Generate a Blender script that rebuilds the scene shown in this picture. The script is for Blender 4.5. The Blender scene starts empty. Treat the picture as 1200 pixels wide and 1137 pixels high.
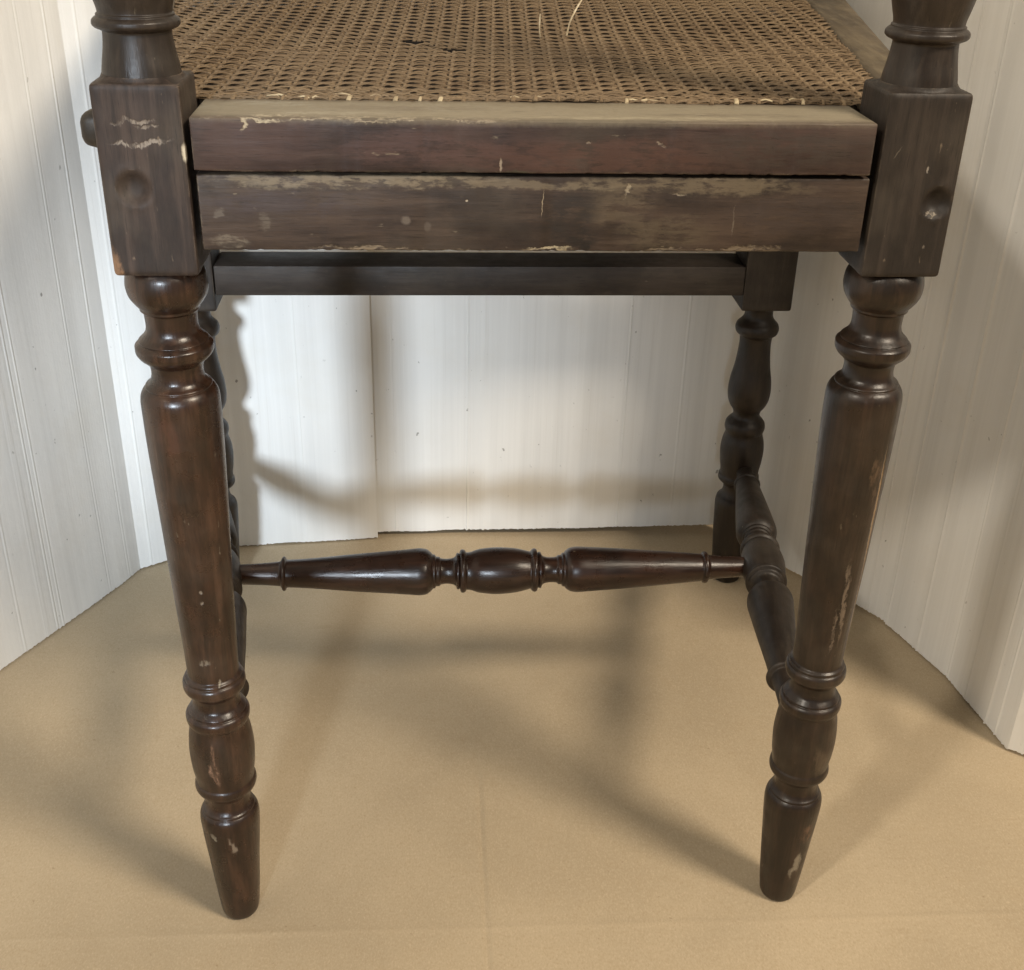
import bpy, bmesh, math, random
import numpy as np
from mathutils import Vector, Matrix, noise

random.seed(7)
rng = np.random.default_rng(7)
scene = bpy.context.scene
C = scene.collection

# ------------------------------------------------------------------ camera
def make_camera():
    pitch, yaw, roll = math.radians(28.175), math.radians(4.233), math.radians(1.4375)
    fw = Vector((math.sin(yaw) * math.cos(pitch), math.cos(yaw) * math.cos(pitch), -math.sin(pitch)))
    r0 = Vector((math.cos(yaw), -math.sin(yaw), 0)); u0 = r0.cross(fw)
    r = math.cos(roll) * r0 + math.sin(roll) * u0
    u = -math.sin(roll) * r0 + math.cos(roll) * u0
    cam = bpy.data.cameras.new('camera')
    cam.sensor_fit = 'HORIZONTAL'; cam.sensor_width = 36; cam.lens = 36 * 1400 / 1200
    cam.clip_start = 0.01; cam.clip_end = 50
    o = bpy.data.objects.new('camera', cam); C.objects.link(o)
    m = Matrix((r, u, -fw)).transposed().to_4x4()
    m.translation = Vector((-0.05003, -0.57367, 0.62317))
    o.matrix_world = m
    scene.camera = o
make_camera()

# ------------------------------------------------------------------ light
w = bpy.data.worlds.new('World'); scene.world = w; w.use_nodes = True
bg = w.node_tree.nodes['Background']
bg.inputs[0].default_value = (1.0, 0.93, 0.82, 1); bg.inputs[1].default_value = 0.21

def aim(o, p, t):
    o.location = p
    o.rotation_euler = (Vector(t) - Vector(p)).to_track_quat('-Z', 'Y').to_euler()
def area(name, p, t, size, power, col):
    l = bpy.data.lights.new(name, 'AREA'); l.shape = 'DISK'; l.size = size; l.energy = power; l.color = col
    o = bpy.data.objects.new(name, l); C.objects.link(o); aim(o, p, t); return o
def spot(name, p, t, ang, blend, radius, power, col):
    l = bpy.data.lights.new(name, 'SPOT'); l.spot_size = math.radians(ang); l.spot_blend = blend
    l.shadow_soft_size = radius; l.energy = power; l.color = col
    o = bpy.data.objects.new(name, l); C.objects.link(o); aim(o, p, t); return o
# warm ceiling light, to the right and behind the viewer
area('ceiling_lamp', (1.63, -1.30, 2.38), (0.0, 0.1, 0.2), 0.70, 68, (1.0, 0.86, 0.68))
# low cool daylight through an opening behind the viewer, to the left
spot('window_light', (-0.85, -3.60, 1.36), (-0.31, 0.42, 0.21), 10.2, 0.85, 0.28, 1000, (0.78, 0.89, 1.0))
# second window, far left
area('side_window_light', (-2.28, -2.20, 2.75), (0.2, 0.1, 0.1), 0.34, 58, (1.0, 0.91, 0.77))

scene.view_settings.view_transform = 'Standard'; scene.view_settings.look = 'None'
scene.view_settings.exposure = 0.12; scene.view_settings.gamma = 1.0

# ------------------------------------------------------------------ node helpers
class NT:
    def __init__(s, name):
        s.m = bpy.data.materials.new(name); s.m.use_nodes = True
        s.t = s.m.node_tree; s.n = s.t.nodes; s.l = s.t.links
        s.b = s.n['Principled BSDF']
    def add(s, typ, **k):
        n = s.n.new(typ)
        for a, v in k.items(): setattr(n, a, v)
        return n
    def link(s, a, b): s.l.new(a, b)
    def val(s, sock, v):
        if hasattr(v, 'is_linked') or isinstance(v, bpy.types.NodeSocket): s.l.new(v, sock)
        else: sock.default_value = v
    def math(s, op, a, b=None, c=None, clamp=False):
        n = s.add('ShaderNodeMath', operation=op, use_clamp=clamp); s.val(n.inputs[0], a)
        if b is not None: s.val(n.inputs[1], b)
        if c is not None: s.val(n.inputs[2], c)
        return n.outputs[0]
    def vmath(s, op, a, b=None, scale=None):
        n = s.add('ShaderNodeVectorMath', operation=op); s.val(n.inputs[0], a)
        if b is not None: s.val(n.inputs[1], b)
        if scale is not None: s.val(n.inputs['Scale'], scale)
        return n.outputs['Value'] if op in ('LENGTH', 'DOT_PRODUCT', 'DISTANCE') else n.outputs['Vector']
    def obj(s): return s.add('ShaderNodeTexCoord').outputs['Object']
    def scale(s, v, sc): return s.vmath('MULTIPLY', v, sc)
    def noise(s, v, scale, detail=4, rough=.55, out='Fac', dist=0.0):
        n = s.add('ShaderNodeTexNoise'); s.link(v, n.inputs['Vector'])
        n.inputs['Scale'].default_value = scale; n.inputs['Detail'].default_value = detail
        n.inputs['Roughness'].default_value = rough; n.inputs['Distortion'].default_value = dist
        return n.outputs[out]
    def ramp(s, f, a, b, lo=0.0, hi=1.0, smooth=True):
        n = s.add('ShaderNodeMapRange'); n.clamp = True
        n.interpolation_type = 'SMOOTHSTEP' if smooth else 'LINEAR'
        s.val(n.inputs['Value'], f)
        n.inputs['From Min'].default_value = a; n.inputs['From Max'].default_value = b
        n.inputs['To Min'].default_value = lo; n.inputs['To Max'].default_value = hi
        return n.outputs['Result']
    def mix(s, f, a, b, blend='MIX'):
        n = s.add('ShaderNodeMix', data_type='RGBA', blend_type=blend); n.clamp_factor = True
        s.val(n.inputs[0], f)
        s.val(n.inputs[6], a if isinstance(a, bpy.types.NodeSocket) else (*a, 1) if len(a) == 3 else a)
        s.val(n.inputs[7], b if isinstance(b, bpy.types.NodeSocket) else (*b, 1) if len(b) == 3 else b)
        return n.outputs[2]
    def bump(s, h, strength, dist, prev=None):
        n = s.add('ShaderNodeBump'); n.inputs['Strength'].default_value = strength
        n.inputs['Distance'].default_value = dist; s.link(h, n.inputs['Height'])
        if prev is not None: s.link(prev, n.inputs['Normal'])
        return n.outputs[0]
    def mark(s, p, c, size, rot=0.0, soft=.45, axis='Y'):
        """mask (0..1) of one stain or scratch: an ellipsoid about c in the object's own space"""
        d = s.vmath('SUBTRACT', p, c)
        if rot:
            n = s.add('ShaderNodeVectorRotate', rotation_type=axis + '_AXIS'); s.link(d, n.inputs['Vector'])
            n.inputs['Angle'].default_value = rot; d = n.outputs[0]
        d = s.vmath('DIVIDE', d, size)
        return s.ramp(s.vmath('LENGTH', d), soft, 1.0, 1.0, 0.0)

CREAM = (.42, .36, .25)
DUST = (.095, .077, .058)

def wood(name, dark, mid, light, axis='Z', rough=(.33, .55), wear=.6, edge_col=CREAM, edge=.5,
         dust=.25, spec=.45, marks=(), coat=0.0, mottle=.75):
    """aged, stained hardwood. marks: (centre, size, colour, strength, rot, raggedness)"""
    t = NT(name); p = t.obj()
    st = {'Z': (1, 1, .09), 'X': (.09, 1, 1), 'Y': (1, .09, 1)}[axis]
    g = t.scale(p, st)
    fine = t.noise(g, 620, 5, .65)
    grain = t.noise(g, 190, 6, .6, dist=.4)
    blot = t.noise(t.scale(p, tuple(.35 + .65 * v for v in st)), 46, 5, .6)
    big = t.noise(p, 17, 4, .6)
    col = t.mix(t.ramp(blot, .34, .68), dark, mid)
    col = t.mix(t.math('MULTIPLY', t.ramp(grain, .42, .72), mottle), col, light)
    col = t.mix(t.math('MULTIPLY', t.ramp(fine, .56, .80), .35), col, tuple(v * .55 for v in dark))
    # uneven patina: darker, dirtier patches
    pat = t.noise(t.scale(p, tuple(.55 + .45 * v for v in st)), 34, 5, .65)
    col = t.mix(t.math('MULTIPLY', t.ramp(pat, .48, .66), .62), col, tuple(v * .55 for v in dark))
    # greyish bloom of dust and old polish
    db = t.math('MULTIPLY', t.ramp(big, .47, .72), dust)
    col = t.mix(db, col, DUST)
    # small pale scuffs
    sc = t.noise(t.scale(p, tuple(.3 + .7 * v for v in st)), 330, 3, .5)
    scm = t.math('MULTIPLY', t.ramp(sc, .69, .76), t.ramp(t.noise(p, 60, 2, .5), .5, .62))
    col = t.mix(t.math('MULTIPLY', scm, wear), col, edge_col)
    # rubbed edges
    if edge > 0:
        bv = t.add('ShaderNodeBevel', samples=4); bv.inputs['Radius'].default_value = .0014
        geo = t.add('ShaderNodeNewGeometry')
        d = t.vmath('DOT_PRODUCT', bv.outputs[0], geo.outputs['Normal'])
        e = t.ramp(d, .80, .985, 1.0, 0.0)
        en = t.ramp(t.noise(p, 120, 4, .65), .42, .60)
        col = t.mix(t.math('MULTIPLY', t.math('MULTIPLY', e, en), edge), col, edge_col)
    # individual marks
    dn = t.noise(t.scale(p, tuple(.35 + .65 * v for v in st)), 130, 4, .6, out='Color')
    dn2 = t.noise(p, 420, 3, .6, out='Color')
    off = t.vmath('SCALE', t.vmath('SUBTRACT', dn, (.5, .5, .5)), scale=.011)
    off2 = t.vmath('SCALE', t.vmath('SUBTRACT', dn2, (.5, .5, .5)), scale=.0035)
    pr = t.vmath('ADD', t.vmath('ADD', p, off), off2)
    pc = t.vmath('ADD', p, t.vmath('SCALE', off2, scale=.5))
    rough_n = t.ramp(t.noise(t.scale(p, tuple(.25 + .75 * v for v in st)), 230, 4, .7), .36, .58)
    chip = None
    for c, s_, colr, stren, rot, rag in marks:
        m = t.mark(pr if rag else pc, c, s_, rot)
        if rag: m = t.math('MULTIPLY', m, t.ramp(rough_n, 0, 1, .12, 1.0))
        col = t.mix(t.math('MULTIPLY', m, stren), col, colr)
        if sum(colr) > .55: chip = m if chip is None else t.math('MAXIMUM', chip, m)
    t.link(col, t.b.inputs['Base Color'])
    r = t.ramp(t.noise(p, 85, 4, .6), .3, .7, rough[0], rough[1], smooth=False)
    r = t.math('ADD', r, t.math('MULTIPLY', db, .25), clamp=True)
    t.link(r, t.b.inputs['Roughness'])
    t.b.inputs['Specular IOR Level'].default_value = spec
    if coat:
        t.b.inputs['Coat Weight'].default_value = coat; t.b.inputs['Coat Roughness'].default_value = .22
    pore = t.noise(t.scale(p, tuple(v if v == 1 else .05 for v in st)), 1500, 2, .5)
    col = t.mix(t.math('MULTIPLY', t.ramp(pore, .60, .72), .45), col, tuple(v * .35 for v in dark))
    t.link(col, t.b.inputs['Base Color'])
    b1 = t.bump(fine, .30, .0005)
    b1 = t.bump(t.noise(g, 75, 3, .5), .35, .0012, b1)
    if chip is not None: b1 = t.bump(t.math('MULTIPLY', chip, -1.0), .5, .0006, b1)
    t.link(b1, t.b.inputs['Normal'])
    return t.m

# colours of the chair's wood
TURN = dict(dark=(.012, .0055, .0032), mid=(.033, .0145, .0080), light=(.066, .031, .017))
FLAT = dict(dark=(.019, .0118, .0088), mid=(.044, .0280, .0212), light=(.074, .049, .037))

# ------------------------------------------------------------------ mesh helpers
def link(name, me, mat, parent=None, loc=(0, 0, 0)):
    o = bpy.data.objects.new(name, me); C.objects.link(o)
    if mat is not None: me.materials.append(mat)
    o.location = loc
    if parent is not None: o.parent = parent
    return o

def mesh(verts, faces, smooth=True, angle=38):
    me = bpy.data.meshes.new('mesh'); me.from_pydata([tuple(map(float, v)) for v in verts], [], faces)
    me.validate(); me.update()
    if smooth:
        me.polygons.foreach_set('use_smooth', [True] * len(me.polygons))
        me.set_sharp_from_angle(angle=math.radians(angle))
    return me

def pchip(xs, ys, n_per=4, max_step=.006):
    """monotone cubic through the turning's measured points"""
    xs = np.array(xs, float); ys = np.array(ys, float); h = np.diff(xs); d = np.diff(ys) / h
    m = np.zeros(len(xs))
    for i in range(1, len(xs) - 1):
        if d[i - 1] * d[i] > 0:
            w1 = 2 * h[i] + h[i - 1]; w2 = h[i] + 2 * h[i - 1]
            m[i] = (w1 + w2) / (w1 / d[i - 1] + w2 / d[i])
    m[0], m[-1] = d[0], d[-1]
    X, Y = [], []
    for i in range(len(h)):
        n = max(n_per, int(h[i] / max_step))
        for k in range(n):
            t = k / n
            X.append(xs[i] + h[i] * t)
            Y.append(ys[i] * (1 + 2 * t) * (1 - t) ** 2 + h[i] * m[i] * t * (1 - t) ** 2
                     + ys[i + 1] * t * t * (3 - 2 * t) + h[i] * m[i + 1] * t * t * (t - 1))
    X.append(xs[-1]); Y.append(ys[-1])
    return X, Y

def lathe(profile, seg=64, wob=.0):
    """turning about local Z from (z, r) points, closed at both ends"""
    pr = sorted(profile)
    zs, rs = pchip([a for a, _ in pr], [b for _, b in pr])
    V, F = [], []
    for j, (z, r) in enumerate(zip(zs, rs)):
        for i in range(seg):
            a = 2 * math.pi * i / seg
            rr = r * (1 + wob * noise.noise((math.cos(a) * 2, math.sin(a) * 2, z * 28)))
            V.append((rr * math.cos(a), rr * math.sin(a), z))
    for j in range(len(zs) - 1):
        for i in range(seg):
            k = (i + 1) % seg
            F.append((j * seg + i, j * seg + k, (j + 1) * seg + k, (j + 1) * seg + i))
    n = len(zs) - 1
    V += [(0, 0, zs[0]), (0, 0, zs[-1])]
    for i in range(seg):
        k = (i + 1) % seg
        F.append((len(V) - 2, k, i)); F.append((len(V) - 1, n * seg + i, n * seg + k))
    return mesh(V, F)

def square_ring(h, z, per=26, p=26.0):
    out = []
    for s in range(4):
        for k in range(per):
            u = -1 + 2 * k / per
            x, y = [(u, -1), (1, u), (-u, 1), (-1, -u)][s]
            q = (abs(x) ** p + abs(y) ** p) ** (1 / p)
            out.append((x / q * h, y / q * h, z))
    return out

def block_mesh(h, z0, z1, crown=None, chamfer=.0008, dent=None, hx=None):
    """squared corner block; crown=(height, radius) slopes its top up to the round post above;
    dent=(x, z, radius, depth) is a worn hollow in the face at -Y"""
    rings = []
    rings.append(square_ring(h - chamfer, z0)); rings.append(square_ring(h - .0002, z0 + chamfer))
    n = max(8, int((z1 - z0) / .0016))
    for j in range(1, n): rings.append(square_ring(h, z0 + chamfer + (z1 - z0 - 2 * chamfer) * j / n))
    rings.append(square_ring(h - .0002, z1 - chamfer)); rings.append(square_ring(h - chamfer, z1))
    if crown:
        hh, r = crown
        for j in range(1, 7):
            t = j / 6; f = t ** .7
            sq = square_ring(h - chamfer, 0)
            ring = []
            for (x, y, _) in sq:
                q = math.hypot(x, y)
                ring.append((x * (1 - f) + x / q * r * f, y * (1 - f) + y / q * r * f, z1 + hh * t ** 1.5))
            rings.append(ring)
    m = len(rings[0]); V = [v for r_ in rings for v in r_]; F = []
    if dent:
        dx, dz, dr, dd = dent; W = []
        for (x, y, z) in V:
            if y < -h * .9:
                q = math.hypot((x - dx), (z - dz) * .95) / dr
                if q < 1.5:
                    y += dd * (math.exp(-(q * 1.15) ** 4)) - .0003 * math.exp(-((q - 1.2) * 5) ** 2)
            W.append((x, y, z))
        V = W
    for j in range(len(rings) - 1):
        for i in range(m):
            k = (i + 1) % m
            F.append((j * m + i, j * m + k, (j + 1) * m + k, (j + 1) * m + i))
    F.append(tuple(reversed(range(m)))); F.append(tuple((len(rings) - 1) * m + i for i in range(m)))
    me = mesh(V, F, angle=30)
    return me

def prism(outline, z0, z1, slope=0.0, bevel=.0015, seg=3, y_ref=0.0, cuts=0, nick=.00035):
    """plank with the given plan outline (counter-clockwise), sheared so that z rises with y"""
    bm = bmesh.new()
    lo = [bm.verts.new((x, y, z0)) for x, y in outline]; hi = [bm.verts.new((x, y, z1)) for x, y in outline]
    n = len(outline)
    bm.faces.new(list(reversed(lo))); bm.faces.new(hi)
    for i in range(n): bm.faces.new((lo[i], lo[(i + 1) % n], hi[(i + 1) % n], hi[i]))
    bmesh.ops.bevel(bm, geom=list(bm.edges), offset=bevel, segments=seg, profile=.5, affect='EDGES', clamp_overlap=True)
    if cuts:
        x0 = min(v.co.x for v in bm.verts); x1 = max(v.co.x for v in bm.verts)
        for k in range(1, cuts):
            bmesh.ops.bisect_plane(bm, geom=list(bm.verts) + list(bm.edges) + list(bm.faces),
                                   plane_co=(x0 + .003 + (x1 - x0 - .006) * k / cuts, 0, 0), plane_no=(1, 0, 0), dist=1e-6)
        for v in bm.verts:
            q = v.co; a = noise.noise((q.x * 70, q.y * 30, q.z * 30)); b = noise.noise((q.x * 330, q.y * 90, q.z * 90))
            d = nick * (.8 * a + (1.0 if b > .32 else 0) * (b - .1) * 2.2)
            v.co.y += d * (1 if q.y < 0 else -1); v.co.z -= d * .8 * (1 if q.z > (z0 + z1) / 2 else -1)
    for v in bm.verts: v.co.z += slope * (v.co.y - y_ref)
    me = bpy.data.meshes.new('mesh'); bm.to_mesh(me); bm.free()
    me.polygons.foreach_set('use_smooth', [True] * len(me.polygons)); me.set_sharp_from_angle(angle=math.radians(40))
    return me

def empty(name, loc, **props):
    o = bpy.data.objects.new(name, None); C.objects.link(o); o.location = loc; o.empty_display_size = .1
    for k, v in props.items(): o[k] = v
    return o

# ------------------------------------------------------------------ floor: one big sheet of brown card
def floor_material():
    t = NT('kraft_card'); p = t.obj()
    fib = t.noise(t.scale(p, (1, .55, 1)), 900, 4, .7)
    mid = t.noise(p, 60, 5, .6); big = t.noise(p, 7, 4, .55)
    col = t.mix(t.ramp(big, .3, .7), (.435, .350, .238), (.500, .404, .276))
    col = t.mix(t.math('MULTIPLY', t.ramp(mid, .45, .75), .18), col, (.44, .335, .21))
    col = t.mix(t.math('MULTIPLY', t.ramp(fib, .50, .72), .42), col, (.66, .54, .38))
    col = t.mix(t.math('MULTIPLY', t.ramp(fib, .50, .30), .40), col, (.36, .26, .15))
    sp = t.noise(p, 210, 2, .5)
    col = t.mix(t.math('MULTIPLY', t.ramp(sp, .72, .78), .4), col, (.25, .17, .10))
    sf = t.noise(t.scale(p, (.16, 1, 1)), 95, 3, .6)
    col = t.mix(t.math('MULTIPLY', t.math('MULTIPLY', t.ramp(sf, .63, .74), t.ramp(t.noise(p, 11, 2), .5, .62)), .22), col, (.37, .275, .17))
    # corrugation showing faintly through the face paper
    wv = t.add('ShaderNodeTexWave', wave_type='BANDS', bands_direction='Y'); t.link(p, wv.inputs['Vector'])
    wv.inputs['Scale'].default_value = 44; wv.inputs['Distortion'].default_value = .6
    col = t.mix(t.math('MULTIPLY', wv.outputs['Fac'], .02), col, (.33, .24, .13))
    t.link(col, t.b.inputs['Base Color'])
    t.b.inputs['Roughness'].default_value = .82; t.b.inputs['Specular IOR Level'].default_value = .22
    b = t.bump(fib, .25, .0004); b = t.bump(wv.outputs['Fac'], .03, .0003, b); b = t.bump(mid, .2, .001, b)
    t.link(b, t.b.inputs['Normal'])
    return t.m

def build_floor():
    def axis(lo, hi, fine_lo, fine_hi, step, extra):
        a = list(np.arange(fine_lo, fine_hi, step)) + [lo, (lo + fine_lo) / 2, (hi + fine_hi) / 2, hi]
        for c in extra: a += [c + d for d in (-.006, -.004, -.0025, -.0012, 0, .0012, .0025, .004, .006)]
        return sorted(set(round(v, 5) for v in a))
    xs = axis(-2.4, 2.4, -.75, .75, .02, [-.019])
    ys = axis(-2.6, 1.6, -.25, .70, .02, [-.0235])
    V = []
    for y in ys:
        for x in xs:
            z = -.0003 + .0003 * noise.noise((x * 3.1, y * 3.7, 2.2))
            dy = y + .0235 + .0035 * math.sin(x * 3) + .0012 * noise.noise((x * 14, 0, 7))              # crease across
            z += .0005 * (.6 + .8 * noise.noise((x * 9, 3, 1))) * math.exp(-(dy / .0026) ** 2)
            if y < .112:
                dx = x + .019 - .003 * y
                z += -.0008 * math.exp(-(dx / .0015) ** 2) + .0004 * math.exp(-((dx - .004) / .002) ** 2)
            V.append((x, y, z))
    n = len(xs); F = [(j * n + i, j * n + i + 1, (j + 1) * n + i + 1, (j + 1) * n + i)
                      for j in range(len(ys) - 1) for i in range(n - 1)]
    o = link('floor', mesh(V, F, angle=80), floor_material())
    o['kind'] = 'structure'
build_floor()

# ------------------------------------------------------------------ white folded screens behind the chair
def screen_material(name, tint):
    t = NT(name)
    uv = t.add('ShaderNodeUVMap', uv_map='plan').outputs[0]
    st = t.noise(t.scale(uv, (1, .012, 0)), 260, 4, .7)
    st2 = t.noise(t.scale(uv, (1, .02, 0)), 45, 3, .6)
    blot = t.noise(uv, 8, 5, .6); fl = t.noise(uv, 42, 5, .65)
    col = t.mix(t.ramp(st2, .35, .65), tuple(v * .91 for v in tint), tint)
    st3 = t.noise(t.scale(uv, (1, .03, 0)), 16, 3, .6)
    col = t.mix(t.math('MULTIPLY', t.ramp(st3, .42, .62), .3), col, tuple(v * .90 for v in tint))
    col = t.mix(t.math('MULTIPLY', t.ramp(st, .50, .75), .30), col, tuple(min(1, v * 1.10) for v in tint))
    col = t.mix(t.math('MULTIPLY', t.ramp(st, .46, .22), .22), col, (.52, .49, .44))
    col = t.mix(t.math('MULTIPLY', t.ramp(blot, .50, .75), .30), col, (.70, .655, .57))
    col = t.mix(t.math('MULTIPLY', t.ramp(fl, .60, .74), .35), col, (.78, .76, .71))
    sp = t.noise(t.scale(uv, (1, .7, 0)), 170, 2, .5)
    spm = t.math('MULTIPLY', t.ramp(sp, .70, .76), t.ramp(t.noise(uv, 23, 2, .5), .45, .6))
    col = t.mix(t.math('MULTIPLY', spm, .75), col, (.22, .21, .19))
    t.link(col, t.b.inputs['Base Color'])
    t.b.inputs['Roughness'].default_value = .62; t.b.inputs['Specular IOR Level'].default_value = .3
    b = t.bump(st, .14, .0005); b = t.bump(fl, .25, .0012, b)
    t.link(b, t.b.inputs['Normal'])
    return t.m

def panel_mesh(P, ridges=(), seed=0, height=1.9, lift=0.0, s0=0.0, lift_end=None, round_end=False, amp=1.0):  # height carried up out of view to block the side light
    """one flat of ribbed board standing on the plan polyline P; front face on the right-hand side of P's direction"""
    P = [np.array(q, float) for q in P]
    L = [np.linalg.norm(P[i + 1] - P[i]) for i in range(len(P) - 1)]; T = sum(L)
    cum = [0]
    for l in L: cum.append(cum[-1] + l)
    S = list(np.arange(0, T, .0016)) + [T]
    for r_ in ridges: S += [r_ + d for d in (-.002, -.001, -.0004, .0004, .001, .002) if 0 < r_ + d < T]
    S = sorted(set(S))
    zr = [0, .004, .02] + list(np.linspace(.06, height, 22))
    V, UV = [], []
    lift_end = lift if lift_end is None else lift_end
    for s in S:
        i = max(0, min(len(L) - 1, int(np.searchsorted(cum, s, 'right')) - 1))
        f = (s - cum[i]) / L[i]; p = P[i] * (1 - f) + P[i + 1] * f
        d = (P[i + 1] - P[i]) / L[i]; nrm = np.array((d[1], -d[0]))
        jag = .0014 * noise.noise((s * 420, seed, 0)) + .0009 * noise.noise((s * 31, seed, 5))
        base = lift + (lift_end - lift) * s / T
        if round_end and T - s < .02: base += .02 - math.sqrt(max(0, .02 ** 2 - (.02 - (T - s)) ** 2))
        rib = .00008 * math.sin(s * 2 * math.pi / .0034)
        rg = sum(amp * (.0003 + .0008 * abs(math.sin(r_ * 733 + seed))) * math.exp(-((s - r_) / .0007) ** 2) for r_ in ridges)
        for z in zr:
            off = rib + rg * max(0, .55 + 1.0 * noise.noise((z * 5, s * 9, seed + 4)) + .4 * noise.noise((z * 40, s * 50, seed))) + .0035 * noise.noise((s * 6, z * 3.2, seed + 9.1)) \
                  * min(1, s / .03, (T - s) / .03)
            q = p + nrm * off
            zz = max(z, 0) + (max(0, base + jag + .0015) * max(0, 1 - z / .02) if z < .02 else 0)
            V.append((q[0], q[1], zz)); UV.append((s + s0, zz))
    ns, nz = len(S), len(zr); front = len(V)
    for a in range(ns):                                           # back face, 5 mm behind
        s = S[a]; i = max(0, min(len(L) - 1, int(np.searchsorted(cum, s, 'right')) - 1))
        d = (P[i + 1] - P[i]) / L[i]; nrm = np.array((d[1], -d[0]))
        for k in (0, nz - 1):
            v = V[a * nz + k]; V.append((v[0] - nrm[0] * .005, v[1] - nrm[1] * .005, v[2])); UV.append((s + s0, v[2]))
    F = []
    for a in range(ns - 1):
        for k in range(nz - 1):
            F.append((a * nz + k, (a + 1) * nz + k, (a + 1) * nz + k + 1, a * nz + k + 1))
        b0, b1 = front + a * 2, front + (a + 1) * 2
        F.append((b0, b0 + 1, b1 + 1, b1))
        F.append((a * nz, b0, b1, (a + 1) * nz))
        F.append((a * nz + nz - 1, (a + 1) * nz + nz - 1, b1 + 1, b0 + 1))
    for a, fl in ((0, 0), (ns - 1, 1)):
        loop = [a * nz + k for k in range(nz)] + [front + a * 2 + 1, front + a * 2]
        F.append(tuple(loop if fl else reversed(loop)))
    me = mesh(V, F, angle=50)
    uvl = me.uv_layers.new(name='plan')
    for lp in me.loops: uvl.data[lp.index].uv = UV[lp.vertex_index]
    return me

def build_screens():
    wl = screen_material('white_board', (.83, .825, .80))
    a = empty('folded_screen', (-.333, .4212, 0), label='white ribbed board folded round the left side of the chair',
              category='screen')
    b = empty('folded_screen', (.242, .477, 0), label='white ribbed board folded behind and round the right side of the chair',
              category='screen')
    def rel(P, o): return [(x - o.location.x, y - o.location.y) for x, y in P]
    # left wing, lengthened past the picture's edge to block the side light
    P = [(-1.07, -1.016), (-.4154, .26), (-.3327, .4212)]
    T = 1.4346 + .1812
    rid = [T - v for v in (.017, .045, .105, .112, .124, .149, .232, .262, .30)]
    link('panel', panel_mesh(rel(P, a), rid, 1.0, amp=.30), wl, a)
    link('panel', panel_mesh(rel([(-.3327, .4212), (-.3036, .4392), (-.2447, .4602), (-.1073, .4745)], a), [.012, .036, .165], 2.0, s0=1.0, amp=.5), wl, a)
    link('panel', panel_mesh(rel([(-.109, .4800), (.10, .4785), (.242, .4770)], b), [.02, .092, .108, .176, .245, .30], 3.0, lift=.003, lift_end=.0085, s0=2.0), wl, b)
    link('panel', panel_mesh(rel([(.242, .4770), (.2974, .4011), (.3421, .34), (.3611, .3115)], b), [.06, .13, .185], 4.0, lift=.002, lift_end=.001, s0=3.0), wl, b)
    link('panel', panel_mesh(rel([(.3611, .3115), (.3866, .2265), (.4003, .1338)], b), [.004, .047, .089, .118, .150, .164], 5.0, s0=4.0, amp=2.0), wl, b)
    link('panel', panel_mesh(rel([(.4003, .1338), (.4125, .1245), (.52, .098)], b), [.03, .06], 6.0, lift=.001, s0=5.0), wl, b)
build_screens()
def build_shade_backing():  # dark slab added behind the boards so the gap under them stays shaded
    t = NT('dark_backing'); t.b.inputs['Roughness'].default_value = .8
    t.link(t.mix(t.noise(t.obj(), 6, 4), (.16, .14, .12), (.22, .20, .17)), t.b.inputs['Base Color'])
    o = link('shade_backing', prism([(-1.3, .56), (1.3, .56), (1.3, .62), (-1.3, .62)], -.002, 1.4, bevel=.002), t.m); o['kind'] = 'structure'
build_shade_backing()

# ------------------------------------------------------------------ the chair
chair = empty('armchair', (0, 0, 0), category='chair',
              label='old dark turned-leg wooden chair with brown cane seat, standing on the brown card')
K = .055                                                            # the seat rises away from the near posts
NX, FXL, FXR, FY = .1800, -.2487, .2325, .3943

NEAR = [(.4400, .0165), (.4385, .0178), (.4350, .0194), (.4300, .0200), (.4255, .0193), (.4210, .0168), (.4187, .0150),
        (.4180, .0146), (.4172, .0146), (.4164, .0137), (.4158, .0131), (.4140, .0129), (.4090, .0127), (.4060, .0132), (.4035, .0147),
        (.4015, .0168), (.4009, .0173), (.4004, .0171), (.3999, .0178), (.3980, .0194), (.3955, .0194), (.3925, .0179),
        (.3900, .0152), (.3893, .0146), (.3885, .0136), (.3840, .0129), (.3805, .0134), (.3780, .0150), (.3764, .0168), (.3758, .0167),
        (.3752, .0174), (.3735, .0187), (.3705, .0198), (.3670, .0201), (.3560, .0200), (.2800, .0176), (.2000, .0148),
        (.1948, .0147), (.1940, .0152), (.1930, .0163), (.1922, .0165), (.1915, .0164), (.1908, .0172), (.1890, .0180),
        (.1865, .0181), (.1840, .0173), (.1820, .0155), (.1803, .0139), (.1765, .0132), (.1725, .0139), (.1697, .0160),
        (.1684, .0168), (.1678, .0167), (.1671, .0176), (.1650, .0187), (.1622, .0186), (.1600, .0178), (.1586, .0171),
        (.1572, .0172), (.1500, .0184), (.1370, .0193), (.1250, .0187), (.1168, .0176), (.1154, .0175), (.1135, .0183),
        (.1108, .0186), (.1082, .0178), (.1062, .0160), (.1047, .0141), (.1005, .0130), (.0968, .0131), (.0932, .0146),
        (.0917, .0158), (.0911, .0157), (.0904, .0162), (.0888, .0172), (.0860, .0179), (.0825, .0181), (.0780, .0179),
        (.0494, .0158), (.0085, .0125), (.0032, .0118), (.0010, .0110), (.0000, .0098)]

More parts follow.
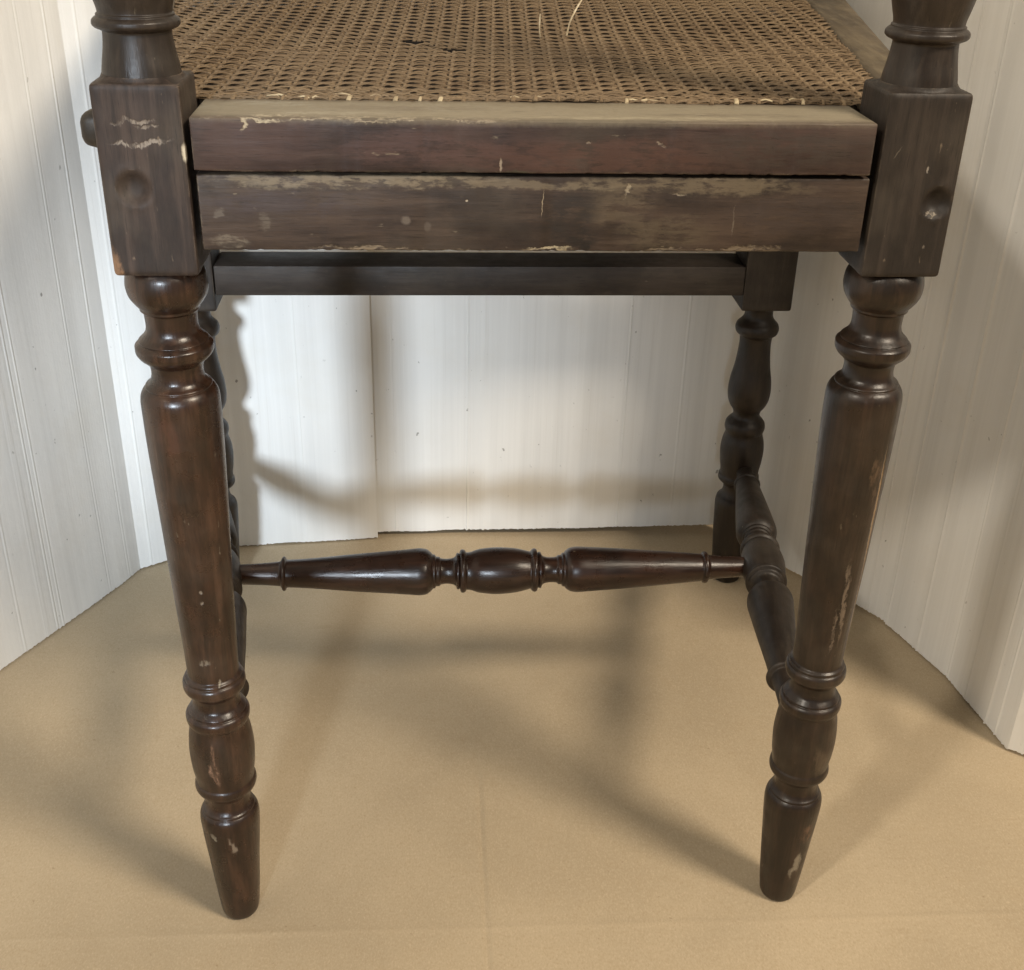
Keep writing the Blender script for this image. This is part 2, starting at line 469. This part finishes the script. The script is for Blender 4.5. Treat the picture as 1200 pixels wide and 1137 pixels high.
POST = [(.5285, .0176), (.5320, .0171), (.5380, .0160), (.5440, .0152), (.5468, .0150), (.5476, .0160), (.5486, .0182),
        (.5500, .0192), (.5513, .0191), (.5526, .0180), (.5533, .0170), (.5540, .0170), (.5548, .0162), (.5560, .0163), (.5600, .0173),
        (.5660, .0188), (.5760, .0205), (.5900, .0213), (.6080, .0204), (.6280, .0176), (.6460, .0150), (.6560, .0144), (.6580, .0150),
        (.6600, .0185), (.6640, .0196), (.6680, .0185), (.6700, .0150), (.6780, .0140), (.6900, .0160), (.7300, .0185), (.7500, .0170), (.7520, .0150)]

FAR = [(.2800, .0150), (.2775, .0140), (.2745, .0122), (.2700, .0121), (.2668, .0130), (.2640, .0150), (.2605, .0180),
       (.2570, .0188), (.2535, .0180), (.2508, .0152), (.2495, .0142), (.2440, .0137), (.2377, .0139), (.2210, .0157),
       (.2080, .0182), (.1980, .0190), (.1900, .0182), (.1840, .0160), (.1785, .0126), (.1755, .0119), (.1725, .0126),
       (.1698, .0150), (.1660, .0176), (.1620, .0181), (.1585, .0173), (.1568, .0168), (.1480, .0188), (.1390, .0197),
       (.1270, .0189), (.1165, .0175), (.1150, .0175), (.1125, .0186), (.1095, .0188), (.1065, .0165), (.1045, .0140),
       (.1000, .0128), (.0965, .0132), (.0925, .0150), (.0890, .0178), (.0840, .0187), (.0780, .0186), (.0300, .0160),
       (.0060, .0138), (.0015, .0130), (.0, .0118)]

RAW = (.30, .19, .115)
def build_legs():
    ml = wood('turned_wood', **TURN, axis='Z', rough=(.22, .38), wear=.30, edge=0, dust=.22, coat=.2, marks=[
        ((-.002, -.0195, .133), (.0040, .02, .0125), (.30, .175, .115), .8, .12, 1),          # bare patch on the barrel
        ((-.0025, -.019, .144), (.0022, .02, .011), (.22, .125, .08), .6, 0, 1),
        ((.003, -.0185, .072), (.002, .02, .0085), (.33, .26, .19), .55, 0, 1),
        ((-.008, -.018, .078), (.0022, .012, .004), (.33, .28, .2), .5, .5, 1),
        ((.002, -.0195, .259), (.0014, .01, .0018), (.26, .21, .155), .6, 0, 0),
        ((.002, -.0195, .251), (.0017, .01, .0024), (.26, .21, .155), .6, 0, 1),
        ((-.0005, -.018, .210), (.0055, .01, .0025), (.28, .23, .17), .5, .2, 1),
        ((.006, -.018, .195), (.0009, .02, .003), (.3, .25, .18), .6, 0, 0),
        ((-.004, -.02, .355), (.006, .03, .014), (.075, .030, .018), .5, 0, 1)])             # reddish rub
    mr = wood('turned_wood_scuffed', dark=(.0095, .0054, .0034), mid=(.023, .0125, .0074), light=(.046, .026, .016), axis='Z', rough=(.26, .46), wear=.45, edge=0, dust=.25, coat=.10, marks=[
        ((.0124, -.0110, .300), (.0010, .03, .052), (.30, .20, .11), .85, .0157, 0),          # long pale split
        ((.0131, -.0090, .232), (.0008, .03, .040), (.28, .19, .11), .7, .0157, 0),
        ((.0095, -.0150, .325), (.0012, .03, .020), (.10, .065, .042), .6, .0157, 1),
        ((-.002, -.0180, .30), (.004, .03, .05), (.012, .007, .0045), .6, 0, 1),
        ((.004, -.0165, .245), (.0020, .01, .036), (.25, .19, .14), .55, .05, 1),
        ((.001, -.0175, .225), (.0012, .01, .02), (.25, .19, .14), .5, .02, 1),
        ((.006, -.0165, .330), (.003, .01, .012), (.16, .10, .06), .5, .0, 1),
        ((.004, -.0145, .038), (.0030, .012, .013), (.30, .26, .2), .7, -.12, 1),
        ((.007, -.0155, .066), (.005, .02, .009), (.17, .09, .055), .7, 0, 1),
        ((.006, -.018, .128), (.006, .02, .016), (.10, .07, .045), .6, .2, 1)])
    mb1 = wood('block_wood', **FLAT, axis='Z', rough=(.50, .68), wear=.5, dust=.4, edge=.55, edge_col=(.30, .22, .15), marks=[
        ((-.003, -.0195, .5105), (.011, .01, .0013), (.30, .25, .20), .75, .10, 1),
        ((.004, -.0195, .5085), (.006, .01, .0010), (.30, .25, .20), .65, 0, 1),
        ((.001, -.0195, .5010), (.0175, .01, .0014), (.33, .28, .23), .80, .05, 1),
        ((.0195, -.0195, .4975), (.0022, .003, .0052), (.62, .54, .40), .95, 0, 0),
        ((-.0185, -.0195, .4415), (.004, .004, .012), (.30, .165, .085), .7, .1, 1),
        ((-.002, -.0195, .448), (.014, .01, .01), (.024, .018, .015), .6, 0, 1)])
    mb2 = wood('block_wood_dark', dark=(.0160, .0115, .0088), mid=(.028, .0205, .0160), light=(.045, .033, .026), axis='Z',
               rough=(.5, .66), wear=.5, dust=.3, edge=.45, edge_col=(.26, .2, .14), marks=[
        ((.004, -.0195, .4925), (.0007, .01, .0020), (.36, .32, .27), .7, 0, 0),
        ((.0095, -.0195, .4705), (.0026, .01, .0012), (.36, .31, .25), .7, .3, 1),
        ((-.012, -.0195, .500), (.0004, .01, .004), (.17, .145, .11), .5, -.5, 0),
        ((.009, -.0195, .455), (.0008, .01, .0014), (.2, .17, .14), .6, 0, 0)])
    mp = wood('post_wood', dark=(.017, .0115, .0085), mid=(.031, .022, .0165), light=(.052, .038, .028), axis='Z', rough=(.33, .5), edge=0, dust=.3)
    for sx, m, mb, dent in ((-1, ml, mb1, (-.0055, .4810, .0070, .0042)), (1, mr, mb2, (.0115, .4765, .0066, .0040))):
        leg = link('leg', lathe(NEAR, 72, .012), m, chair, (sx * NX, 0, 0))
        link('corner_block', block_mesh(.0198, .4397, .5268, (.0022, .0178), dent=dent), mb, leg)
        link('upper_post', lathe(POST, 64, .008), mp, leg)
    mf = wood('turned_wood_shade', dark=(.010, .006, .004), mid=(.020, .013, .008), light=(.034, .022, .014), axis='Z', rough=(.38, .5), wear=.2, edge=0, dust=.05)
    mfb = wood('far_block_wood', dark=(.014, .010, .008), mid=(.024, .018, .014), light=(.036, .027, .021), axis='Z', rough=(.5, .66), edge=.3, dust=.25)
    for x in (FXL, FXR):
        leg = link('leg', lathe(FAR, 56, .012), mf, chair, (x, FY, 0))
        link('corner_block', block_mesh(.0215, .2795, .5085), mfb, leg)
build_legs()

# rails -------------------------------------------------------------
def build_rails():
    purple = dict(dark=(.031, .0170, .0140), mid=(.062, .0345, .0280), light=(.098, .060, .048))
    WORN = (.225, .180, .120)
    mu = wood('frame_wood', **purple, axis='X', rough=(.48, .66), wear=.3, dust=.35, edge=.95, edge_col=(.58, .50, .34), mottle=.5, marks=[
        ((.000, .000, .514), (.40, .030, .006), (.285, .245, .170), .85, 0, 0),              # top face rubbed bare and grey
        ((-.06, .002, .5140), (.05, .008, .004), (.17, .135, .092), .6, 0, 1), ((.09, -.006, .5140), (.06, .007, .004), (.16, .13, .09), .6, 0, 1),
        ((.02, .013, .5140), (.07, .006, .004), (.20, .165, .11), .6, 0, 1), ((-.125, .012, .5140), (.025, .008, .004), (.34, .31, .24), .6, 0, 1),
        ((.05, -.015, .5140), (.08, .004, .003), (.36, .31, .22), .6, 0, 1), ((-.10, -.010, .5140), (.04, .005, .003), (.36, .32, .24), .6, 0, 1),
        ((-.1345, -.022, .5118), (.0018, .01, .0032), (.50, .42, .29), .8, 0, 1),
        ((-.122, -.022, .5135), (.014, .01, .0012), (.55, .47, .33), .8, 0, 1),
        ((-.08, -.022, .5137), (.09, .01, .0008), (.50, .42, .30), .5, 0, 1),
        ((.03, -.022, .498), (.085, .02, .011), (.095, .047, .035), .6, 0, 1),              # red-brown areas
        ((-.055, -.022, .500), (.05, .02, .011), (.092, .050, .042), .6, 0, 1),
        ((-.018, -.022, .4935), (.0008, .01, .004), (.36, .29, .22), .8, 0, 0),
        ((.055, -.022, .5045), (.0030, .01, .0009), (.26, .21, .16), .7, -.4, 1),
        ((.022, -.022, .504), (.0015, .01, .0008), (.26, .21, .16), .6, 0, 0),
        ((-.012, -.022, .4905), (.012, .01, .0015), (.06, .055, .035), .8, 0, 1),
        ((.11, -.022, .502), (.05, .02, .012), (.050, .037, .031), .8, 0, 1)])
    ml = wood('seat_rail_wood', dark=(.023, .0138, .0100), mid=(.054, .0345, .0250), light=(.088, .059, .042), axis='X', rough=(.48, .66),
              wear=.35, dust=.3, edge=.95, edge_col=(.42, .35, .24), mottle=.7, marks=[
        ((-.085, -.020, .4868), (.085, .02, .0058), WORN, .75, .012, 1),                     # pale worn band along the top
        ((-.03, -.020, .4850), (.09, .02, .0030), (.19, .15, .10), .6, -.02, 1),
        ((.07, -.020, .4845), (.075, .02, .0055), (.18, .14, .09), .6, 0, 1),
        ((.038, -.020, .4740), (.022, .02, .0110), (.12, .09, .058), .6, .2, 1),
        ((.060, -.020, .462), (.03, .02, .010), (.12, .092, .058), .5, 0, 1),
        ((.015, -.020, .4695), (.019, .02, .0135), (.023, .017, .014), .85, .5, 1),          # dark stain
        ((.022, -.020, .4585), (.010, .02, .0070), (.016, .012, .010), .9, .2, 1),
        ((.0245, -.020, .4545), (.004, .02, .0040), (.012, .009, .008), .9, 0, 1),
        ((-.062, -.020, .4670), (.0028, .02, .0028), (.15, .12, .095), .75, 0, 0),
        ((-.052, -.020, .4640), (.0022, .02, .003), (.12, .095, .075), .6, 0, 0),
        ((.002, -.020, .4755), (.0004, .01, .0078), (.36, .29, .2), .8, -.06, 0),
        ((-.0335, -.020, .4765), (.0007, .01, .0007), (.5, .43, .33), .8, 0, 0),
        ((.066, -.020, .4800), (.0048, .01, .0008), (.46, .39, .28), .85, -.06, 1),
        ((.0408, -.020, .482), (.0010, .01, .004), (.36, .30, .21), .7, 0, 1),
        ((.0935, -.020, .468), (.0004, .01, .009), (.20, .165, .125), .5, 0, 0),
        ((-.1435, -.020, .4565), (.011, .02, .0030), (.19, .155, .115), .7, 0, 1),
        ((-.1495, -.020, .470), (.003, .01, .002), (.15, .125, .1), .6, 0, 1),
        ((-.127, -.020, .4665), (.004, .01, .004), (.13, .105, .08), .6, 0, 1),
        ((-.06, -.020, .4528), (.06, .02, .0014), (.27, .21, .14), .75, 0, 1),
        ((.005, -.020, .4528), (.016, .02, .0012), (.5, .42, .28), .9, 0, 1),
        ((.085, -.020, .4530), (.05, .02, .0016), (.24, .19, .13), .65, 0, 1),
        ((-.12, -.020, .475), (.05, .02, .008), (.055, .040, .040), .6, 0, 1),
        ((.12, -.020, .470), (.04, .02, .012), (.045, .031, .026), .7, 0, 1)])
    ms = wood('side_frame_wood', dark=(.075, .056, .034), mid=(.120, .092, .056), light=(.165, .130, .080), axis='Y', rough=(.5, .68), wear=.5, dust=.3,
              edge=.4, edge_col=(.34, .29, .19))
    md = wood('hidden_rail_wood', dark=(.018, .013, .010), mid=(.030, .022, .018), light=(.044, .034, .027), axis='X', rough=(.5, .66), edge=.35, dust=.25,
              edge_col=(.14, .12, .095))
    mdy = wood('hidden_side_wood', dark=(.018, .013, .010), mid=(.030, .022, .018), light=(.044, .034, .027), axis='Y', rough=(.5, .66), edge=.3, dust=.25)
    mlug = wood('lug_wood', dark=(.035, .025, .017), mid=(.058, .043, .030), light=(.085, .065, .045), axis='Y', edge=.2, dust=.3)
    # loose cane frame
    link('frame_rail', prism([(-.1572, -.0220), (.1558, -.0220), (.1558, .0222), (-.1572, .0222)], .4897, .5137, bevel=.0009, slope=.0, cuts=170), mu, chair)
    zt = .5137 + K * .02
    link('frame_rail', prism([(.1785, .0228), (.2000, .0228), (.2610, .4250), (.2287, .4250)], .4897, .5137, K, .0024, 3, -.02), ms, chair)
    link('frame_rail', prism([(-.2010, .0228), (-.1785, .0228), (-.2380, .4250), (-.2680, .4250)], .4897, .5137, K, .0024, 3, -.02), ms, chair)
    link('corner_lug', prism([(-.2200, .0230), (-.1800, .0230), (-.1800, .0526), (-.2080, .0526)], .4885, .5072, 0, .0060, 5), mlug, chair)
    link('frame_rail', prism([(-.2700, .4262), (.2625, .4262), (.2660, .4700), (-.2750, .4700)], .4897, .5137, K, .0024, 3, -.02), ms, chair)
    # seat rails under the frame
    link('seat_rail', prism([(-.1570, -.0200), (.1570, -.0200), (.1570, .0040), (-.1570, .0040)], .4523, .4880, bevel=.0010, cuts=170), ml, chair)
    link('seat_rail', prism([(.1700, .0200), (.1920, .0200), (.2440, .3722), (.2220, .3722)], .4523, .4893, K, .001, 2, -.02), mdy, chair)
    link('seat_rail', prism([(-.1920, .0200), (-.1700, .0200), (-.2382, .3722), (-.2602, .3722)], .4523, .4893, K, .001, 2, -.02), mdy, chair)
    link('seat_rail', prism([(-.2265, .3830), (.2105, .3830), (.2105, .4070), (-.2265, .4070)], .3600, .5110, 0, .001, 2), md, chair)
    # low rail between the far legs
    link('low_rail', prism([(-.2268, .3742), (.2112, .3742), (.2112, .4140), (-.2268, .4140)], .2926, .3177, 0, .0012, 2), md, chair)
build_rails()

# stretchers ---------------------------------------------------------
ST = [(277, 11.3), (327, 14.2), (330.5, 15.0), (331.8, 18.5), (333.6, 20.2), (335.6, 19), (337.2, 16.2), (341, 16.3), (420, 22.3), (478, 26.8), (488, 27.6),
      (496, 26.6), (502, 22.6), (504.5, 20), (506, 20), (508, 17.5), (511, 17.3), (513.5, 15.4), (520, 14.6), (527, 15.6), (530, 17.5), (532, 21.5), (533.5, 21.5), (534.5, 20.5),
      (536, 24.6), (538.5, 25.6), (541, 24.6), (543, 22), (546, 22.2), (558, 25.8), (578, 27.6), (598, 26.2), (612, 23.2), (616.5, 22),
      (619, 24.6), (621.5, 25.6), (624, 24.6), (625.5, 20.5), (627, 21.5), (628.5, 21.5), (630.5, 17.5), (634, 15.6), (641, 14.8), (647, 15.4), (649.5, 17.3), (652.5, 17.5),
      (654.5, 20), (656, 20), (658.5, 22.8), (664, 26), (672, 27.0), (684, 26.4), (740, 22.6), (813, 16.8), (818, 16.4), (819.6, 18.4), (821.8, 19.0), (824, 18.2), (825.6, 15.2), (829, 14.4), (868, 11.8)]
def stretcher(a, b, rs, mat):
    a, b = Vector(a), Vector(b); Ln = (b - a).length
    pr = [((x - 277) / 591 * Ln, h * rs) for x, h in ST]
    o = link('stretcher', lathe(pr, 56, .01), mat, chair, a)
    o.rotation_mode = 'QUATERNION'; o.rotation_quaternion = (b - a).to_track_quat('Z', 'Y')
    return o
msx = wood('stretcher_wood', dark=(.014, .0062, .0038), mid=(.029, .0125, .0075), light=(.052, .024, .014), axis='Z', rough=(.24, .38), wear=.35, edge=0, dust=.12, coat=.15)
mss = wood('side_stretcher_wood', dark=(.012, .008, .0055), mid=(.024, .017, .012), light=(.042, .030, .022), axis='Z', rough=(.42, .58), wear=.35, edge=0, dust=.4)
stretcher((-.2010, .1980, .1345), (.1880, .1980, .1350), .000648, msx)
stretcher((.1722, .0080, .1490), (.2335, .3800, .1220), .000610, mss)
stretcher((-.1740, .0080, .1490), (-.2480, .3800, .1220), .000610, mss)

# woven cane ---------------------------------------------------------
def build_cane():
    SX, SY, SK = .0110, .0116, .050
    Y0, Y1 = .0215, .4300
    def inner(y): return -.1785 - .148 * (y - .0228) - .003, .1785 + .125 * (y - .0228) + .002
    def base(x, y):
        l, r = inner(y); f = max(0.0, min(1.0, (x - l) / (r - l))); g = (y - Y0) / (Y1 - Y0)
        sag = .0050 * math.sin(math.pi * f) ** .6 * math.sin(math.pi * min(1, max(0, g))) ** .6
        return .5137 + K * (y + .02) * min(1, (y + .0) / .06 + .35) - .0016 - sag + .0016 * noise.noise((x * 17, y * 17, 3))
    V, F, A = [], [], []
    def strand(pts, wd, th, tone):
        """pts: list of (x, y, dz); flat split-cane ribbon of width wd"""
        n = len(pts)
        if n < 2: return
        s = len(V)
        for i, (x, y, dz) in enumerate(pts):
            x0, y0, _ = pts[max(0, i - 1)]; x1, y1, _ = pts[min(n - 1, i + 1)]
            d = math.hypot(x1 - x0, y1 - y0) or 1; px, py = -(y1 - y0) / d * wd / 2, (x1 - x0) / d * wd / 2
            z = base(x, y) + dz
            V.extend([(x + px, y + py, z - th * .3), (x + px * .6, y + py * .6, z + th), (x - px * .6, y - py * .6, z + th), (x - px, y - py, z - th * .3)])
            tt = tone + .12 * noise.noise((x * 90, y * 90, tone * 50))
            A.extend([min(tt, .74) if tone < .88 else tt] * 4)
        for i in range(n - 1):
            a, b = s + 4 * i, s + 4 * i + 4
            for k in range(4): F.append((a + k, a + (k + 1) % 4, b + (k + 1) % 4, b + k))
        F.append((s, s + 1, s + 2, s + 3)); F.append((s + 4 * n - 1, s + 4 * n - 2, s + 4 * n - 3, s + 4 * n - 4))
    def jit(x, y, a=.00045): return a * noise.noise((x * 130, y * 130, 1.7)), a * noise.noise((x * 130, y * 130, 8.3))
    torn = [(-.036, .155, .0062), (-.060, .176, .005), (-.047, .162, .004)]
    def split(pts):
        out, cur = [], []
        for q in pts:
            l, r = inner(q[1])
            ok = Y0 <= q[1] <= Y1 and l <= q[0] <= r and all(abs(q[0] - a) > c or abs(q[1] - b) > c * .8 for a, b, c in torn)
            if ok: cur.append(q)
            else:
                if len(cur) > 1: out.append(cur)
                cur = []
        if len(cur) > 1: out.append(cur)
        return out
    nx = 30; ny = int((Y1 - Y0) / SY) + 1
    for i in range(-nx, nx + 1):                                    # pairs running away from the near rail
        for e in (-1, 1):
            tone = random.uniform(.35, .75); ph = 0 if e > 0 else math.pi
            pts = []
            y = Y0
            while y <= Y1:
                x = i * SX + e * .00165 + SK * (y - Y0); jx, jy = jit(i * .3 + e, y)
                pts.append((x + jx, y, .0004 * math.cos(2 * math.pi * (y - Y0) / SY + ph) + .0002)); y += SY / 4
            for seg in split(pts): strand(seg, .00215, .00048, min(.8, tone + .14))
    for j in range(ny):                                             # pairs running across
        for e in (-1, 1):
            yb = Y0 + .0034 + j * SY + e * .0017
            tone = random.uniform(.30, .70); ph = 0 if e > 0 else math.pi
            pts = []
            x = -.29
            while x <= .29:
                jx, jy = jit(x, j * .37 + e)
                pts.append((x, yb + jy * 2.2, .0004 * math.cos(2 * math.pi * x / SX + ph) + .0001)); x += SX / 4
            for seg in split(pts): strand(seg, .00305, .00030, tone - .06)
    for dgn in (-1, 1):                                             # diagonals, over and under
        for k in range(-nx - ny - 4, nx + ny + 5):
            tone = random.uniform(.32, .72)
            pts = []
            for q in range(0, ny * 4 + 2):
                y = Y0 + .0034 + q * SY / 4 - SY / 2
                x = (k + .5 * 0) * SX + dgn * (y - Y0 - .0034) * SX / SY + SK * (y - Y0)
                jx, jy = jit(x + dgn, y)
                pts.append((x + jx, y + jy, .0008 + .00035 * math.cos(math.pi * q / 2 + dgn) * dgn))
            for seg in split(pts): strand(seg, .00185, .0003, tone - .08)
    # dense first rows, then pale ends where the strands turn down into their holes along the near rail
    for yy, tn in ((.0222, .45), (.0232, .6), (.0243, .4), (.0276, .5)):
        pts = []
        for q in range(120):
            x = -.165 + .33 * q / 119
            pts.append((x, yy + .0006 * noise.noise((x * 60, yy * 900, 4)), .0008 + .0007 * math.sin(x * 2 * math.pi / SX + yy * 3000)))
        strand(pts, .0014, .0004, tn)
    for yy in (.0302, .0318, .0345, .0362, .0392, .0418, .0450):
        x = -.158
        while x < .16:
            ln = random.uniform(.008, .03); pts = []
            for q in range(8):
                xx = x + ln * q / 7
                pts.append((xx, yy + .0012 * noise.noise((xx * 40, yy * 900, 2)), .0009 + .0005 * math.sin(xx * 2 * math.pi / SX + yy * 2000)))
            if abs(x) < .15 and random.random() < .75 - (yy - .03) * 22: strand(pts, random.uniform(.0009, .0015), .0003, random.choice((.4, .5, .6, .75)))
            x += ln * .9
    for i in range(-15, 16):
        x = i * SX + random.uniform(-.0014, .0014)
        if not -.156 < x < .158: continue
        tn = random.choice((.5, .6, .7, .8, .95))
        strand([(x + .0006, .0270, .0012), (x + .0003, .0240, .0016), (x, .0218, .0013), (x - .0003, .0205, .0002)], random.uniform(.0014, .0024), .0005, tn)
        for _ in range(2):
            d = random.choice((-1, 1)) * random.uniform(.3, 1); y0 = random.uniform(.0225, .0300)
            cx = x + random.uniform(-.005, .005)
            if abs(cx) < .152:
                strand([(cx - .0050 * d, y0 + random.uniform(.0, .0015), .0012), (cx, y0, .0018), (cx + .0048 * d, y0 - random.uniform(0, .0012), .0011)],
                       random.uniform(.0010, .0016), .0004, random.choice((.45, .55, .65, .75, .9, 1.0)))
    me = mesh(V, F, angle=60)
    at = me.attributes.new('tone', 'FLOAT', 'POINT'); at.data.foreach_set('value', np.array(A, dtype=np.float32))
    t = NT('cane'); p = t.obj()
    tone = t.add('ShaderNodeAttribute', attribute_name='tone').outputs['Fac']
    n1 = t.noise(p, 55, 4, .6); n2 = t.noise(p, 900, 3, .6); n3 = t.noise(p, 14, 4, .55)
    col = t.mix(t.ramp(tone, .2, .8, smooth=False), (.100, .064, .035), (.262, .186, .110))
    col = t.mix(t.ramp(tone, .75, 1.0, smooth=False), col, (.62, .52, .34))
    col = t.mix(t.math('MULTIPLY', t.ramp(n1, .45, .7), .45), col, (.170, .120, .072))
    col = t.mix(t.math('MULTIPLY', t.ramp(n2, .55, .8), .35), col, (.085, .052, .028))
    col = t.mix(t.math('MULTIPLY', t.ramp(n3, .45, .7), .35), col, (.22, .16, .095))
    t.link(col, t.b.inputs['Base Color']); t.b.inputs['Roughness'].default_value = .62
    t.b.inputs['Specular IOR Level'].default_value = .3
    o = link('cane_webbing', me, t.m, chair); o['kind'] = 'stuff'
    # two strands that have sprung loose
    tl = NT('pale_cane'); tl.b.inputs['Roughness'].default_value = .5
    tl.link(tl.mix(tl.ramp(tl.noise(tl.obj(), 300, 3), .35, .7), (.50, .40, .25), (.72, .62, .44)), tl.b.inputs['Base Color'])
    def loose(pts, r):
        X = [Vector(q) for q in pts]; VV, FF = [], []
        P = []
        for i in range(len(X) - 1):
            p0, p1, p2, p3 = X[max(0, i - 1)], X[i], X[i + 1], X[min(len(X) - 1, i + 2)]
            for k in range(6):
                f = k / 6
                P.append(.5 * ((2 * p1) + (-p0 + p2) * f + (2 * p0 - 5 * p1 + 4 * p2 - p3) * f * f + (-p0 + 3 * p1 - 3 * p2 + p3) * f ** 3))
        P.append(X[-1])
        for i, q in enumerate(P):
            d = (P[min(len(P) - 1, i + 1)] - P[max(0, i - 1)]).normalized()
            a = d.cross(Vector((0, 0, 1))).normalized(); b = d.cross(a)
            rr = r * (1 - .45 * i / len(P))
            for k in range(6):
                an = k * math.pi / 3; VV.append(q + a * (math.cos(an) * rr) + b * (math.sin(an) * rr * .6))
        for i in range(len(P) - 1):
            for k in range(6): FF.append((i * 6 + k, i * 6 + (k + 1) % 6, i * 6 + 6 + (k + 1) % 6, i * 6 + 6 + k))
        FF.append(tuple(range(5, -1, -1))); FF.append(tuple((len(P) - 1) * 6 + k for k in range(6)))
        return mesh(VV, FF)
    zb = lambda x, y: .5137 + K * (y + .02)
    link('loose_strand', loose([(.0345, .205, zb(0, .205) - .006), (.037, .205, zb(0, .205) + .004), (.046, .215, zb(0, .215) + .016),
                                (.058, .225, zb(0, .225) + .026), (.075, .24, zb(0, .24) + .034)], .0008), tl.m, chair)
    link('loose_strand', loose([(.0165, .188, zb(0, .188) - .004), (.0160, .188, zb(0, .188) + .002), (.0163, .19, zb(0, .19) + .009)], .0006), tl.m, chair)
build_cane()
